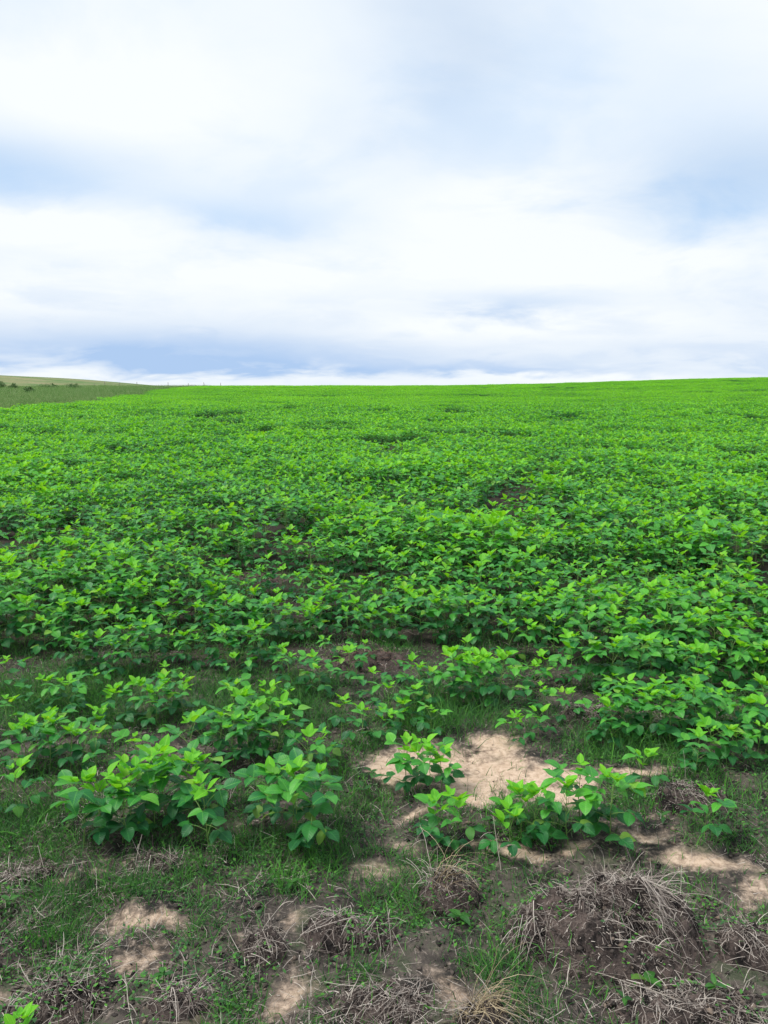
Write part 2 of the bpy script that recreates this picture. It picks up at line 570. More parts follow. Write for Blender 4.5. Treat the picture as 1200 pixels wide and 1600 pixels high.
a = gm.attributes.new('rough_grass', 'FLOAT', 'POINT')
rgh = np.maximum(1 - ss(-1.0, 0.6, GX - field_edge(GY)), ss(190, 200, GY))
a.data.foreach_set('value', rgh.astype(np.float32).ravel())
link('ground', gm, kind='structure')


# ------------------------------------------------------------------ the soybean plant
def leaflet_geo(L, W, bend, fold, wave, nt=6, nu=4, seed=0):
    """one ovate leaflet, base at the origin, pointing to +Y"""
    r = random.Random(seed)
    ph = r.uniform(0, 6)
    V, U, F = [], [], []
    for i in range(nt + 1):
        q = i / nt
        wd = W * 0.5 * (math.sin(math.pi * q ** 0.70) ** 0.72 if 0 < q < 1 else 0.0)
        wd = max(wd, 0.0018 * (1 - q) + 0.0004)
        an = bend * q
        yy = L * (math.sin(an) / bend if abs(bend) > 1e-3 else q)
        zz = -L * ((1 - math.cos(an)) / bend if abs(bend) > 1e-3 else 0)
        for j in range(nu + 1):
            s = 2 * j / nu - 1
            x = s * wd
            z = zz + abs(s) ** 1.3 * wd * fold + wave * L * math.sin(q * 7 + ph + s * 2.0) * abs(s)
            V.append((x, yy, z))
            U.append((0.5 + 0.5 * s * (wd / (W * 0.5)), q))
    for i in range(nt):
        for j in range(nu):
            p = i * (nu + 1) + j
            F.append((p, p + 1, p + nu + 2, p + nu + 1))
    return V, F, np.array(U)


LEAFLET_SPEC = {0: (0.062, 0.041, 0.25, 0.40, 0.03), 1: (0.082, 0.061, 0.5, 0.22, 0.035), 2: (0.086, 0.066, 0.65, 0.12, 0.04)}
NLV, NVAR = 4, 6
LV_HI, LV_LO = {}, {}
for age, (L, W, bend, fold, wave) in LEAFLET_SPEC.items():
    for k in range(NLV):
        f1, f2 = random.uniform(0.9, 1.1), random.uniform(0.9, 1.1)
        args = (L * f1, W * f2, bend * random.uniform(0.5, 1.5), fold * random.uniform(0.6, 1.4), wave)
        LV_HI[age, k] = leaflet_geo(*args, 6, 4, k)
        LV_LO[age, k] = leaflet_geo(*args, 3, 2, k)
LEAFLET_MESH = {}
for (age, k), (V, F, U) in LV_HI.items():
    ac = Acc()
    ac.add(V, F, 0, U)
    LEAFLET_MESH[age, k] = ac.mesh('leaflet', [M_LEAF[age]])

# compound leaves: a petiole and three leaflets
LEAF = {}
for age in (0, 1, 2):
    for k in range(NVAR):
        r = random.Random(100 * age + k)
        elev = R({0: r.uniform(55, 75), 1: r.uniform(32, 58), 2: r.uniform(15, 40)}[age])
        lp = {0: 0.045, 1: 0.102, 2: 0.106}[age] * r.uniform(0.85, 1.15)
        pts, p, e = [], np.zeros(3), elev
        for i in range(6):
            pts.append(p.copy())
            p = p + np.array([0, math.cos(e), math.sin(e)]) * lp / 5
            e -= R(r.uniform(3, 7))
        rad = np.linspace(0.0017, 0.0011, 6) if age else np.linspace(0.0013, 0.0008, 6)
        end, rach = pts[-1], pts[-1] + np.array([0, math.cos(e), math.sin(e)]) * (0.017 if age else 0.008)
        pts.append(rach)
        rad = np.append(rad, 0.0009)
        lm = []
        for q, azm in enumerate((0, 72, -72)):
            org = rach if q == 0 else end
            pit = {0: r.uniform(5, 52), 1: r.uniform(-14, 34), 2: r.uniform(-34, 14)}[age]
            lm.append((Matrix.Translation(Vector(org)) @ Matrix.Rotation(R(azm + r.uniform(-12, 12)), 4, 'Z') @ Matrix.Rotation(R(pit), 4, 'X') @ Matrix.Rotation(R(r.uniform(-22, 22)), 4, 'Y')
                       @ Matrix.Scale(1.0 if q == 0 else r.uniform(0.85, 0.97), 4), r.randrange(NLV)))
        tv, tf = tube(pts, rad, 5)
        tvl, tfl = tube(pts[::3] + [pts[-1]], [0.0016, 0.0014, 0.001, 0.001][:len(pts[::3]) + 1], 3)
        ac = Acc()
        ac.add(tv, tf, 0)
        pm = ac.mesh('petiole', [M_STEM])
        ac = Acc()
        ac.add(tv, tf, 0)
        for m_, v_ in lm:
            V, F, U = LV_HI[age, v_]
            ac.add(V, F, 1, U, m_)
        full = ac.mesh('leaf', [M_STEM, M_LEAF[age]])
        LEAF[age, k] = dict(petiole=pm, full=full, lm=lm, lo=(tvl, tfl))

STEMS = []
for k in range(6):
    r = random.Random(500 + k)
    dxy = [(0, 0)]
    for i in range(8):
        dxy.append((dxy[-1][0] + r.uniform(-0.016, 0.016), dxy[-1][1] + r.uniform(-0.016, 0.016)))
    pts = np.array([(x, y, i / 8) for i, (x, y) in enumerate(dxy)])
    V, F = tube(pts, np.linspace(0.010, 0.004, 9), 6)
    ac = Acc()
    ac.add(V, F)
    STEMS.append((pts, ac.mesh('stem', [M_STEM])))


def plan(seed, h, vig=1.0, bright=0.0):
    """where the leaves of one plant sit: list of (age, variant, matrix); stem variant and length"""
    r = random.Random(seed)
    sv = r.randrange(6)
    pts = STEMS[sv][0]
    sh = max(0.09, h * 0.74)
    nn = max(6, min(13, int(round(4.6 + h * 17 * vig + r.uniform(-0.7, 0.7)))))
    az0 = r.uniform(0, 360)
    leaves = []
    ls = min(0.88, 0.37 + 1.28 * h)
    for i in range(nn):
        q = 0.24 + 0.76 * (i / (nn - 1)) ** 0.9
        f = q * 8
        i0 = min(7, int(f))
        p = pts[i0] * (1 - (f - i0)) + pts[i0 + 1] * (f - i0)
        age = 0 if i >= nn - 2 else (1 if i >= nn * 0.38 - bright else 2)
        if bright > 0.5 and i in (nn - 3, nn - 4):
            age = 0 if r.random() < 0.7 else 1
        s = ls * r.uniform(0.82, 1.12) * (0.9 if age == 2 else 1.0)
        if age == 0:
            s *= r.uniform(0.9, 1.35) if i < nn - 1 else r.uniform(0.6, 0.9)
        az = az0 + 137.5 * i + r.uniform(-35, 35)
        mt = Matrix.Translation(Vector((p[0] * sh, p[1] * sh, p[2] * sh))) @ Matrix.Rotation(R(az), 4, 'Z') @ Matrix.Scale(s, 4)
        leaves.append((age, r.randrange(NVAR), mt))
    return sv, sh, leaves


def plant_object(seed, x, y, h, label, group, detail, bright=0.0, vig=1.0):
    sv, sh, leaves = plan(seed, h, vig, bright)
    r = random.Random(seed + 1)
    root = link('soybean_plant', None, None, (x, y, float(ground_z(x, y)) - 0.01), label=label, category='plant', group=group)
    root.empty_display_size = 0.05
    root.rotation_euler = (R(r.uniform(-6, 6)), R(r.uniform(-6, 6)), r.uniform(0, 6.28))
    st = link('stem', STEMS[sv][1], root)
    st.scale = (min(sh, 0.26), min(sh, 0.26), sh)
    st.matrix_basis = Matrix.Diagonal((sh, sh, sh, 1))
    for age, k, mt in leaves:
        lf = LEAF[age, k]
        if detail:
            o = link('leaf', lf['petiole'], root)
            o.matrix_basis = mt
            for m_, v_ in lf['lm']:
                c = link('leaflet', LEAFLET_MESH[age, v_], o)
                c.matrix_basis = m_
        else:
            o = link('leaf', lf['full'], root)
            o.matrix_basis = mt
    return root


def plant_lowmesh(ac, seed, h, off=(0, 0), rot=0.0, leaflets=3, lo=True, vig=1.0, bright=0.0):
    sv, sh, leaves = plan(seed, h, vig, bright)
    base = Matrix.Translation(Vector((off[0], off[1], 0))) @ Matrix.Rotation(rot, 4, 'Z')
    V, F = tube([p * sh for p in STEMS[sv][0][::4]], [0.003, 0.0025, 0.0015], 3)
    ac.add(V, F, 3, None, base)
    for age, k, mt in leaves:
        lf = LEAF[age, k]
        mw = base @ mt
        if lo:
            ac.add(lf['lo'][0], lf['lo'][1], 3, None, mw)
        for m_, v_ in lf['lm'][:leaflets]:
            V, F, U = LV_LO[age, v_]
            ac.add(V, F, age, U, mw @ m_)


# ------------------------------------------------------------------ where the plants stand
# scattered groups on the headland: x, y, spread, count, height, brightness, label
HEAD = [
    (-1.88, 3.66, 0.03, 1, 0.22, 0, 'dull green soybean plant behind the bright headland group, short of the crop rows'),
    (-1.51, 3.40, 0.12, 3, 0.25, 0, 'bluish green soybean plant in the low group just before the first crop row'),
    (-1.04, 3.33, 0.19, 5, 0.24, 1, 'yellow green soybean plant in the loose group before the first crop row'),
    (-0.59, 3.26, 0.10, 3, 0.27, 0.6, 'soybean plant in the small group behind the mid-sized headland clump'),
    (-1.33, 2.90, 0.12, 4, 0.25, 1, 'bright soybean plant in the small group over thin grass behind the single seedling'),
    (-0.57, 2.92, 0.19, 7, 0.28, 0.3, 'soybean plant in the mid-sized clump directly behind the biggest clump'),
    (-0.19, 3.26, 0.01, 1, 0.22, 0.6, 'lone spindly soybean plant before the reddish straw gap'),
    (-0.26, 2.90, 0.08, 2, 0.21, 0, 'dull soybean plant of the low pair behind the dark upright group'),
    (-1.30, 2.53, 0.01, 1, 0.25, 1, 'single bright soybean plant standing away from the biggest clump'),
    (-0.80, 2.44, 0.22, 9, 0.33, 1, 'tall bright soybean plant in the biggest bushy clump on the headland'),
    (-0.30, 2.40, 0.07, 4, 0.33, 0.2, 'dark green bushy soybean plant in the upright group beside the biggest clump'),
    (-0.43, 3.75, 0.10, 2, 0.26, 0.4, 'soybean plant of the pair at the edge of the reddish straw gap'),
    (-0.18, 3.79, 0.01, 1, 0.23, 0.8, 'lone soybean plant standing in the reddish straw gap'),
    (0.03, 3.19, 0.04, 2, 0.18, 1, 'small yellow green soybean plant of the pair behind the bare sand'),
    (0.21, 3.19, 0.01, 1, 0.15, 0.3, 'very small soybean plant beside the small yellow pair behind the sand'),
    (0.20, 3.58, 0.07, 2, 0.26, 0.2, 'dull soybean plant next to the tall yellow green group'),
    (0.45, 3.54, 0.11, 5, 0.32, 1, 'tall yellow green soybean plant in the group before the dense dark crop edge'),
    (0.74, 3.66, 0.01, 1, 0.20, 0.2, 'lone small soybean plant between tall yellow group and crop edge'),
    (0.56, 3.12, 0.01, 1, 0.18, 1, 'small bright soybean plant at the back rim of the bare sand'),
    (0.67, 3.14, 0.01, 1, 0.17, 0, 'small greyish soybean plant at the back rim of the bare sand'),
    (1.16, 3.15, 0.25, 10, 0.28, 0.3, 'soybean plant in the wide clump over dark straw beyond the sand'),
    (1.57, 3.19, 0.14, 6, 0.25, 0.3, 'soybean plant at the outer end of the headland behind the wide clump'),
    (1.41, 2.90, 0.13, 4, 0.20, 0.2, 'low soybean plant in the group before the wide clump'),
    (0.96, 2.68, 0.01, 1, 0.23, 1, 'single upright soybean plant beside the thin strip of sand'),
    (0.15, 2.68, 0.10, 4, 0.24, 0.8, 'soybean plant in the group growing out of the bare sand'),
    (0.21, 2.38, 0.06, 2, 0.21, 0.8, 'thin soybean plant of the pair in front of the bare sand'),
    (0.47, 2.35, 0.05, 3, 0.23, 0.8, 'soybean plant with bright top leaf behind the large sod mound'),
    (0.70, 2.37, 0.09, 4, 0.29, 0.3, 'bushy soybean plant standing directly behind the large sod mound'),
    (1.07, 2.37, 0.02, 1, 0.22, 1, 'single small bright soybean plant beyond the large sod mound'),
    (-0.83, 1.52, 0.01, 1, 0.15, 1, 'low bright seedling soybean plant by the wide grey straw heap'),
]


def front(x):
    """where the closed crop begins, as a distance"""
    x = np.asarray(x, float)
    f = np.where(x < -0.62, 3.80, np.where(x < -0.02, 4.35, np.where(x < 0.95, 4.12, 3.62)))
    return f


CLEAR = [(-1.05, 6.0, 0.42, 0.34), (-0.12, 4.1, 0.34, 0.34), (-1.35, 5.3, 0.35, 0.14), (0.35, 10.6, 1.1, 0.35), (0.95, 3.95, 0.3, 0.10), (-1.6, 8.2, 0.5, 0.4),
         (-0.75, 5.2, 0.22, 0.14), (-0.95, 7.3, 0.35, 0.5), (-0.2, 5.6, 0.28, 0.16), (0.62, 4.62, 0.16, 0.14)]
pts_near = []
row_gap = 0.40
tilt = 0.035
k = 0
yrow = 3.60
while yrow < 46:
    half = 0.58 * yrow + 1.6
    step = 0.075 if yrow < 7 else (0.095 if yrow < 14 else 0.115)
    x = np.arange(-half, half, step)
    x = x + rs.uniform(-0.05, 0.05, len(x))
    y = yrow + tilt * x + 0.07 * np.sin(x * 0.9 + k) + rs.normal(0, 0.055, len(x))
    thin_ = fbm(x * 0.55 + 9, y * 0.55 + 4, 3)
    keep = (y > front(x)) & (x > field_edge(y)) & (thin_ > (0.30 + 0.08 * rs.rand(len(x))) * (0.7 + 0.3 * ss(4.5, 7, y)))
    for cx, cy, ra, rb in CLEAR:
        keep &= ((x - cx) / ra) ** 2 + ((y - cy) / rb) ** 2 > 0.8 + 0.4 * rs.rand(len(x))
    hh = 0.37 + 0.34 * (fbm(x * 1.1 + 50, y * 1.1, 3) - 0.5) + rs.normal(0, 0.035, len(x)) + 0.05 * ss(4.5, 9, y)
    hh = hh - 0.05 * (1 - ss(0, 0.7, y - front(x))) * (x < 0)
    for a_, b_, c_ in zip(x[keep], y[keep], hh[keep]):
        pts_near.append((a_, b_, max(0.22, c_)))
    yrow += row_gap * (1 + 0.04 * math.sin(k * 1.7))
    k += 1
pts_near = np.array(pts_near)

n_obj = 0
seed = 1000
for cx, cy, sp_, n, h, br, lab in HEAD:
    for i in range(n):
        rr = random.Random(seed)
        if n == 1:
            x, y = cx, cy
        else:
            x = cx + sp_ * (2 * (i + 0.5) / n - 1) + rr.uniform(-0.03, 0.03)
            y = cy + rr.uniform(-0.07, 0.07) * (1.5 if n > 5 else 1)
        full = lab
        if n >= 4 and not 0 < cx < 0.6:
            third = min(2, int(3 * i / n)) if cx < 0 else 2 - min(2, int(3 * i / n))
            full = lab + (', far end from the sand', ', middle of it', ', end towards the sand')[third]
            if len(full.split()) > 16:
                full = lab
        plant_object(seed, x, y, h * rr.uniform(0.86, 1.06), full, 'soybean plants scattered on the headland', True, br, 1.15 if n > 4 else 1.0)
        seed += 17
        n_obj += 1

# thin seedlings between the groups and the crop
HEAD_NAMES = [(-1.51, 3.40, 'low bluish group'), (-1.04, 3.33, 'loose yellow green group'), (-0.59, 3.26, 'group behind the mid-sized clump'), (-1.33, 2.90, 'small bright group'), (-0.57, 2.92, 'mid-sized clump'),
              (-0.19, 3.26, 'lone spindly plant'), (-0.26, 2.90, 'dull low pair'), (-0.43, 3.75, 'pair by the reddish gap'), (-0.18, 3.79, 'plant in the reddish gap'), (0.03, 3.19, 'small yellow pair'), (0.20, 3.58, 'dull pair next to the tall group'),
              (0.45, 3.54, 'tall yellow green group'), (0.74, 3.66, 'lone small plant'), (0.62, 3.13, 'two small plants at the sand rim'), (1.16, 3.15, 'wide clump'), (1.57, 3.19, 'outer headland group'), (1.41, 2.90, 'low outer group'), (0.96, 2.68, 'single upright plant'), (-1.88, 3.66, 'dull single plant')]
rr = random.Random(4242)
tries = 0
spots = [(c[0], c[1], 0.12 + c[2]) for c in HEAD]
n_seed = 0
while n_seed < 34 and tries < 4000:
    tries += 1
    y = rr.uniform(2.75, 4.1)
    x = rr.uniform(-0.5, 0.5) * (y + 0.15)
    if y > float(front(x)) - 0.05 or float(sand(x, y)) > 0.3 or any((x - a_) ** 2 + ((y - b_) * 0.8) ** 2 < (c_ * 0.75) ** 2 for a_, b_, c_ in spots):
        continue
    spots.append((x, y, 0.14))
    near_ = min(HEAD_NAMES, key=lambda e: (e[0] - x) ** 2 + (e[1] - y) ** 2)[2]
    side_ = 'on the crop side of' if y > min(HEAD_NAMES, key=lambda e: (e[0] - x) ** 2 + (e[1] - y) ** 2)[1] else 'on the open side of'
    plant_object(seed, x, y, rr.uniform(0.15, 0.23), 'small soybean seedling %s the %s' % (side_, near_), 'small soybean seedlings between the groups', True, rr.choice([0, 0.3, 0.9]), 0.8)
    seed += 17
    n_obj += 1
    n_seed += 1

inview = np.abs(pts_near[:, 0]) < 0.50 * pts_near[:, 1] + 0.12
order = np.argsort(np.where(inview, pts_near[:, 1] - 0.0, 1e6))
take = set(order[:300 - n_obj].tolist())
ROWN = ['first', 'second', 'third', 'fourth', 'fifth', 'sixth']


def dense_label(x, y, br):
    row = ROWN[min(5, int((y - float(front(x))) / 0.40))]
    look = 'bright topped' if br > 0.5 else 'plain green'
    if x < -1.3:
        by = 'behind the low bluish group'
    elif x < -0.62:
        by = 'behind the loose yellow green group'
    elif x < -0.02:
        by = 'behind the reddish straw gap'
    elif x < 0.95:
        by = 'behind the tall yellow green group'
    else:
        by = 'behind the wide headland clump'
    return '%s soybean plant in the %s closed crop row %s' % (look, row, by)


for j, i in enumerate(order[:300 - n_obj]):
    x, y, h = pts_near[i]
    br = random.Random(int(i)).choice([0, 0, 0.3, 0.9])
    plant_object(seed, x, y, h, dense_label(x, y, br), 'soybean plants in the closed front rows', j < 30, br)
    seed += 17


# ------------------------------------------------------------------ the rest of the crop, as one mass
def scatter(name, pts, rots, scales, idx, protos, label, category=None):
    """one stuff object: its points carry small plants through geometry nodes"""
    coll = bpy.data.collections.new(name + '_source')
    for i, me in enumerate(protos):
        coll.objects.link(bpy.data.objects.new('%s_source_%02d' % (name, i), me))
    me = bpy.data.meshes.new(name)
    me.vertices.add(len(pts))
    me.vertices.foreach_set('co', np.asarray(pts, np.float32).ravel())
    for nm, typ, arr in (('rot', 'FLOAT_VECTOR', rots), ('siz', 'FLOAT', scales), ('pick', 'INT', idx)):
        a = me.attributes.new(nm, typ, 'POINT')
        a.data.foreach_set('vector' if typ == 'FLOAT_VECTOR' else 'value', np.asarray(arr, np.int32 if typ == 'INT' else np.float32).ravel())
    o = link(name, me, kind='stuff', label=label)
    if category:
        o['category'] = category
    g = bpy.data.node_groups.new(name, 'GeometryNodeTree')
    g.interface.new_socket('Geometry', in_out='INPUT', socket_type='NodeSocketGeometry')
    g.interface.new_socket('Geometry', in_out='OUTPUT', socket_type='NodeSocketGeometry')
    N, L = g.nodes, g.links
    gi, go = N.new('NodeGroupInput'), N.new('NodeGroupOutput')
    ci = N.new('GeometryNodeCollectionInfo')
    ci.inputs['Collection'].default_value = coll
    ci.inputs['Separate Children'].default_value = True
    ci.inputs['Reset Children'].default_value = True
    ip = N.new('GeometryNodeInstanceOnPoints')
    ip.inputs['Pick Instance'].default_value = True

    def attr(nm, typ):
        nd = N.new('GeometryNodeInputNamedAttribute')
        nd.data_type = typ
        nd.inputs['Name'].default_value = nm
        return nd.outputs['Attribute']
    L.new(gi.outputs[0], ip.inputs['Points'])
    L.new(ci.outputs[0], ip.inputs['Instance'])
    L.new(attr('pick', 'INT'), ip.inputs['Instance Index'])
    e2r = N.new('FunctionNodeEulerToRotation')
    L.new(attr('rot', 'FLOAT_VECTOR'), e2r.inputs[0])
    L.new(e2r.outputs[0], ip.inputs['Rotation'])
    L.new(attr('siz', 'FLOAT'), ip.inputs['Scale'])
    L.new(ip.outputs[0], go.inputs[0])
    md = o.modifiers.new('plants', 'NODES')
    md.node_group = g
    return o


MATS4 = M_LEAF + [M_STEM]
protos = []
for i in range(16):
    ac = Acc()
    plant_lowmesh(ac, 9000 + 31 * i, 0.40, bright=0.9 if i % 8 == 0 else 0.0)
    protos.append(ac.mesh('soybean_source', MATS4))
rest = np.array([i for i in range(len(pts_near)) if i not in take])
P = pts_near[rest]
n = len(P)
scatter('soybean_crop', np.column_stack([P[:, 0], P[:, 1], ground_z(P[:, 0], P[:, 1]) - 0.01]),
        np.column_stack([rs.normal(0, 0.09, n), rs.normal(0, 0.09, n), rs.uniform(0, 6.28, n)]), P[:, 2] / 0.40 * rs.uniform(0.94, 1.06, n), rs.randint(0, 16, n), protos,
        'closed green soybean crop filling the field behind the front rows')
# far: square-metre pieces of the same crop
tiles = []
for i in range(8):
    ac = Acc()
    r = random.Random(77 + i)
    for row in range(3):
        for q in range(9):
            plant_lowmesh(ac, 12000 + i * 991 + row * 37 + q, 0.42 * r.uniform(0.8, 1.15), ((q - 4) * 0.135 + r.uniform(-0.05, 0.05), (row - 1) * 0.42 + r.uniform(-0.08, 0.08)), r.uniform(0, 6.28), 3, False, 0.8, 0.9)
    tiles.append(ac.mesh('soybean_far_source', MATS4))
fp = []
yy = 46.4
while yy < 165:
    half = 0.58 * yy + 4
    xx = np.arange(-half, half, 1.2) + rs.uniform(-0.1, 0.1)
    yv = yy + tilt * np.clip(xx, -40, 40) + rs.uniform(-0.08, 0.08, len(xx))
    kp = (xx > field_edge(yv)) & (fbm(xx * 0.25, yv * 0.25, 3) > 0.27)
    fp += list(zip(xx[kp], yv[kp]))
    yy += 1.26
fp = np.array(fp)
n = len(fp)
hs = 0.97 + 0.6 * (fbm(fp[:, 0] * 0.35, fp[:, 1] * 0.35, 3) - 0.5)
scatter('far_soybean_crop', np.column_stack([fp[:, 0], fp[:, 1], ground_z(fp[:, 0], fp[:, 1]) - 0.01]),
        np.column_stack([np.zeros(n), np.zeros(n), rs.choice([0, math.pi], n) + rs.uniform(-0.06, 0.06, n)]), hs, rs.randint(0, 8, n), tiles,
        'even green soybean crop running up to the crest of the field')


# ------------------------------------------------------------------ strips: grass blades, straw
def ribbons(n, base, direc, length, width, curl, seg=2, lift=None, rng=rs, flat=False):
    """n bent strips as arrays; direc unit vectors, curl bends them towards the ground"""
    Vs = np.zeros((n, (seg + 1) * 2, 3))
    dv = direc.copy()
    p = base.copy()
    side = np.cross(dv, np.array([0, 0, 1.0]))
    side /= np.linalg.norm(side, axis=1, keepdims=True) + 1e-6
    if flat:
        ang = rng.uniform(-0.6, 0.6, n)[:, None]
    else:
        ang = rng.uniform(-1.2, 1.2, n)[:, None]
    up = np.cross(side, dv)
    side = side * np.cos(ang) + up * np.sin(ang)
    for s in range(seg + 1):
        q = s / seg
        wd = width * (1 - 0.85 * q if not flat else (1 - 0.4 * q))
        Vs[:, 2 * s] = p - side * wd[:, None] * 0.5
        Vs[:, 2 * s + 1] = p + side * wd[:, None] * 0.5
        if s < seg:
            p = p + dv * (length / seg)[:, None]
            dv = dv + curl
            dv /= np.linalg.norm(dv, axis=1, keepdims=True)
    idx = np.arange(n)[:, None] * (seg + 1) * 2
    fs = []
    for s in range(seg):
        q = 2 * s
        fs.append(np.concatenate([idx + q, idx + q + 1, idx + q + 3, idx + q + 2], 1))
    return Vs.reshape(-1, 3), np.concatenate(fs)


def unit(v):
    return v / (np.linalg.norm(v, axis=1, keepdims=True) + 1e-9)


def top_z(x, y):
    """ground height with the sod lumps on it"""
    z = ground_z(x, y)
    for cx, cy, ra, rb, hh, kd, lb in CLUMPS:
        r2 = ((x - cx) / ra) ** 2 + ((y - cy) / rb) ** 2
        z = z + hh * 0.85 * np.clip(1 - r2, 0, 1) ** 0.6
    return z


# short grass of the headland
N0 = 520000
x = rs.uniform(-3.2, 3.2, N0)
y = 1.25 + 5.2 * rs.rand(N0) ** 1.5
ok = (np.abs(x) < 0.56 * y + 0.35)
x, y = x[ok], y[ok]
TUFTS = [(-1.2, 1.75, 0.12), (-0.33, 1.66, 0.07), (-0.92, 1.97, 0.10), (0.08, 2.22, 0.08), (-0.56, 1.98, 0.08), (0.34, 1.68, 0.06), (1.12, 1.95, 0.08), (-0.3, 2.14, 0.1), (-0.05, 1.78, 0.06), (0.9, 2.62, 0.12), (-0.75, 2.12, 0.1), (-0.98, 2.12, 0.12), (-0.18, 2.28, 0.14), (-1.25, 1.95, 0.16), (0.30, 1.80, 0.07), (-0.62, 2.20, 0.10), (-0.9, 2.2, 0.07), (-1.05, 2.35, 0.10), (0.45, 2.52, 0.10), (0.36, 2.62, 0.05), (0.56, 2.50, 0.08), (-0.45, 2.35, 0.16), (-1.3, 2.45, 0.2),
         (-0.15, 2.6, 0.12), (0.95, 3.0, 0.2), (0.05, 2.05, 0.10), (-0.55, 3.5, 0.3), (-1.6, 3.6, 0.4), (0.85, 2.85, 0.12), (-0.08, 3.05, 0.1), (0.3, 3.35, 0.3), (1.0, 2.95, 0.25)]
tf = np.zeros(len(x))
for cx, cy, r_ in TUFTS:
    tf = np.maximum(tf, np.exp(-(((x - cx) ** 2 + (y - cy) ** 2) / r_ ** 2)))
s = sand(x, y)
den = 0.60 * np.clip((fbm(x * 4.2 + 7, y * 4.2, 4) - 0.38) * 3.8, 0.08, 1) * (0.75 + 0.25 * ss(1.8, 2.4, y)) * (1 - 0.5 * ss(4, 6.5, y)) + 0.8 * tf
den *= np.clip(1 - s * 2.0, 0.05, 1)
for cx, cy, ra, rb, hh, kd, lb in CLUMPS:
    den *= 1 - 0.92 * (((x - cx) / ra) ** 2 + ((y - cy) / rb) ** 2 < 0.8)
keep = rs.rand(len(x)) < den
x, y, tf = x[keep], y[keep], tf[keep]
n = len(x)
base = np.column_stack([x, y, top_z(x, y) - 0.004])
dr = unit(np.column_stack([rs.normal(0, 0.55, n), rs.normal(0, 0.55, n), np.ones(n)]))
ln = (0.020 + 0.05 * rs.rand(n) ** 2) * (1 + 1.3 * tf * rs.rand(n)) * (1 + 0.5 * ss(2, 3.5, y))
cu = np.column_stack([rs.normal(0, 0.35, n), rs.normal(0, 0.35, n), rs.uniform(-0.7, -0.05, n)])
V, F = ribbons(n, base, dr, ln, rs.uniform(0.0018, 0.0042, n), cu, 2)
link('grass', mesh_np('grass', V, F, [M_GRASS]), kind='stuff', label='short dark green grass covering the headland soil')

# tiny broad leaves creeping between the grass
N0 = 150000
x = rs.uniform(-2.6, 2.6, N0)
y = 1.3 + 3.6 * rs.rand(N0) ** 1.4
den = np.clip((fbm(x * 4.5 + 17, y * 4.5 + 3, 4) - 0.44) * 3.2, 0, 1) * np.clip(1 - sand(x, y) * 2.6, 0, 1) * (np.abs(x) < 0.56 * y + 0.3)
keep = rs.rand(N0) < den
x, y = x[keep], y[keep]
n = len(x)
cz = np.column_stack([x, y, top_z(x, y) + rs.uniform(0.002, 0.022, n)])
an = rs.uniform(0, 6.28, n)
sz = rs.uniform(0.003, 0.008, n)[:, None]
e1 = np.column_stack([np.cos(an), np.sin(an), rs.uniform(-0.5, 0.6, n)]) * sz
e2 = np.column_stack([-np.sin(an), np.cos(an), rs.uniform(-0.4, 0.4, n)]) * sz * 0.62
V = np.stack([cz - e1, cz + e2, cz + e1, cz - e2], 1).reshape(-1, 3)
F = np.arange(n * 4).reshape(-1, 4)
link('creeping_weeds', mesh_np('creeping_weeds', V, F, [M_GRASS], smooth=False), kind='stuff', label='tiny creeping weed leaves scattered over the headland soil')

# loose straw lying over the soil
N0 = 260000
x = rs.uniform(-2.8, 2.8, N0)
y = 1.3 + 4.2 * rs.rand(N0) ** 1.6
near = 1 - ss(1.9, 2.9, y)
den = np.clip((fbm(x * 3.2 + 27, y * 3.2 + 13, 4) - 0.38) * 2.6, 0.10, 1) * (0.42 + 0.58 * near) * np.clip(1 - sand(x, y) * 0.8, 0.35, 1) * (np.abs(x) < 0.56 * y + 0.3)
keep = rs.rand(N0) < den * 0.85
x, y = x[keep], y[keep]
n = len(x)
az_ = rs.uniform(0, 6.28, n) + 0.0
ln = 0.010 + 0.075 * rs.rand(n) ** 2.8
dr = unit(np.column_stack([np.cos(az_), np.sin(az_), rs.normal(0.12, 0.22, n)]))
base = np.column_stack([x, y, top_z(x, y) + 0.026 * rs.rand(n) ** 1.8])
cu = np.column_stack([rs.normal(0, 0.22, n), rs.normal(0, 0.22, n), rs.uniform(-0.28, 0.05, n)])
V, F = ribbons(n, base, dr, ln, rs.uniform(0.0006, 0.0022, n), cu, 2, flat=True)
link('straw_litter', mesh_np('straw_litter', V, F, [M_STRAW]), kind='stuff', label='loose grey straw litter lying over the headland soil')


# crumbs of earth and small stones
N0 = 150000
x = rs.uniform(-2.4, 2.4, N0)
y = 1.3 + 3.0 * rs.rand(N0) ** 1.5
den = np.clip((fbm(x * 5 + 61, y * 5 + 33, 4) - 0.42) * 3.0, 0.04, 1) * (np.abs(x) < 0.56 * y + 0.2) * (1 - 0.55 * ss(2.4, 3.6, y)) * (1 - 0.85 * (sand(x, y) > 0.3))
keep = rs.rand(N0) < den * 0.6
x, y = x[keep], y[keep]
n = len(x)
sd3 = sand(x, y)
sz = (0.0016 + 0.008 * rs.rand(n) ** 4) * (1 - 0.35 * (sd3 > 0.3))
cz = np.column_stack([x, y, top_z(x, y) + sz * 0.25])
oct_ = np.array([(1, 0, 0), (-1, 0, 0), (0, 1, 0), (0, -1, 0), (0, 0, 1), (0, 0, -1)], float)
V = (cz[:, None, :] + (oct_[None] + rs.normal(0, 0.28, (n, 6, 3))) * sz[:, None, None] * np.array([1.1, 1.1, 0.75])).reshape(-1, 3)
tri = np.array([(0, 2, 4), (2, 1, 4), (1, 3, 4), (3, 0, 4), (2, 0, 5), (1, 2, 5), (3, 1, 5), (0, 3, 5)])
F = (np.arange(n)[:, None, None] * 6 + tri[None]).reshape(-1, 3)
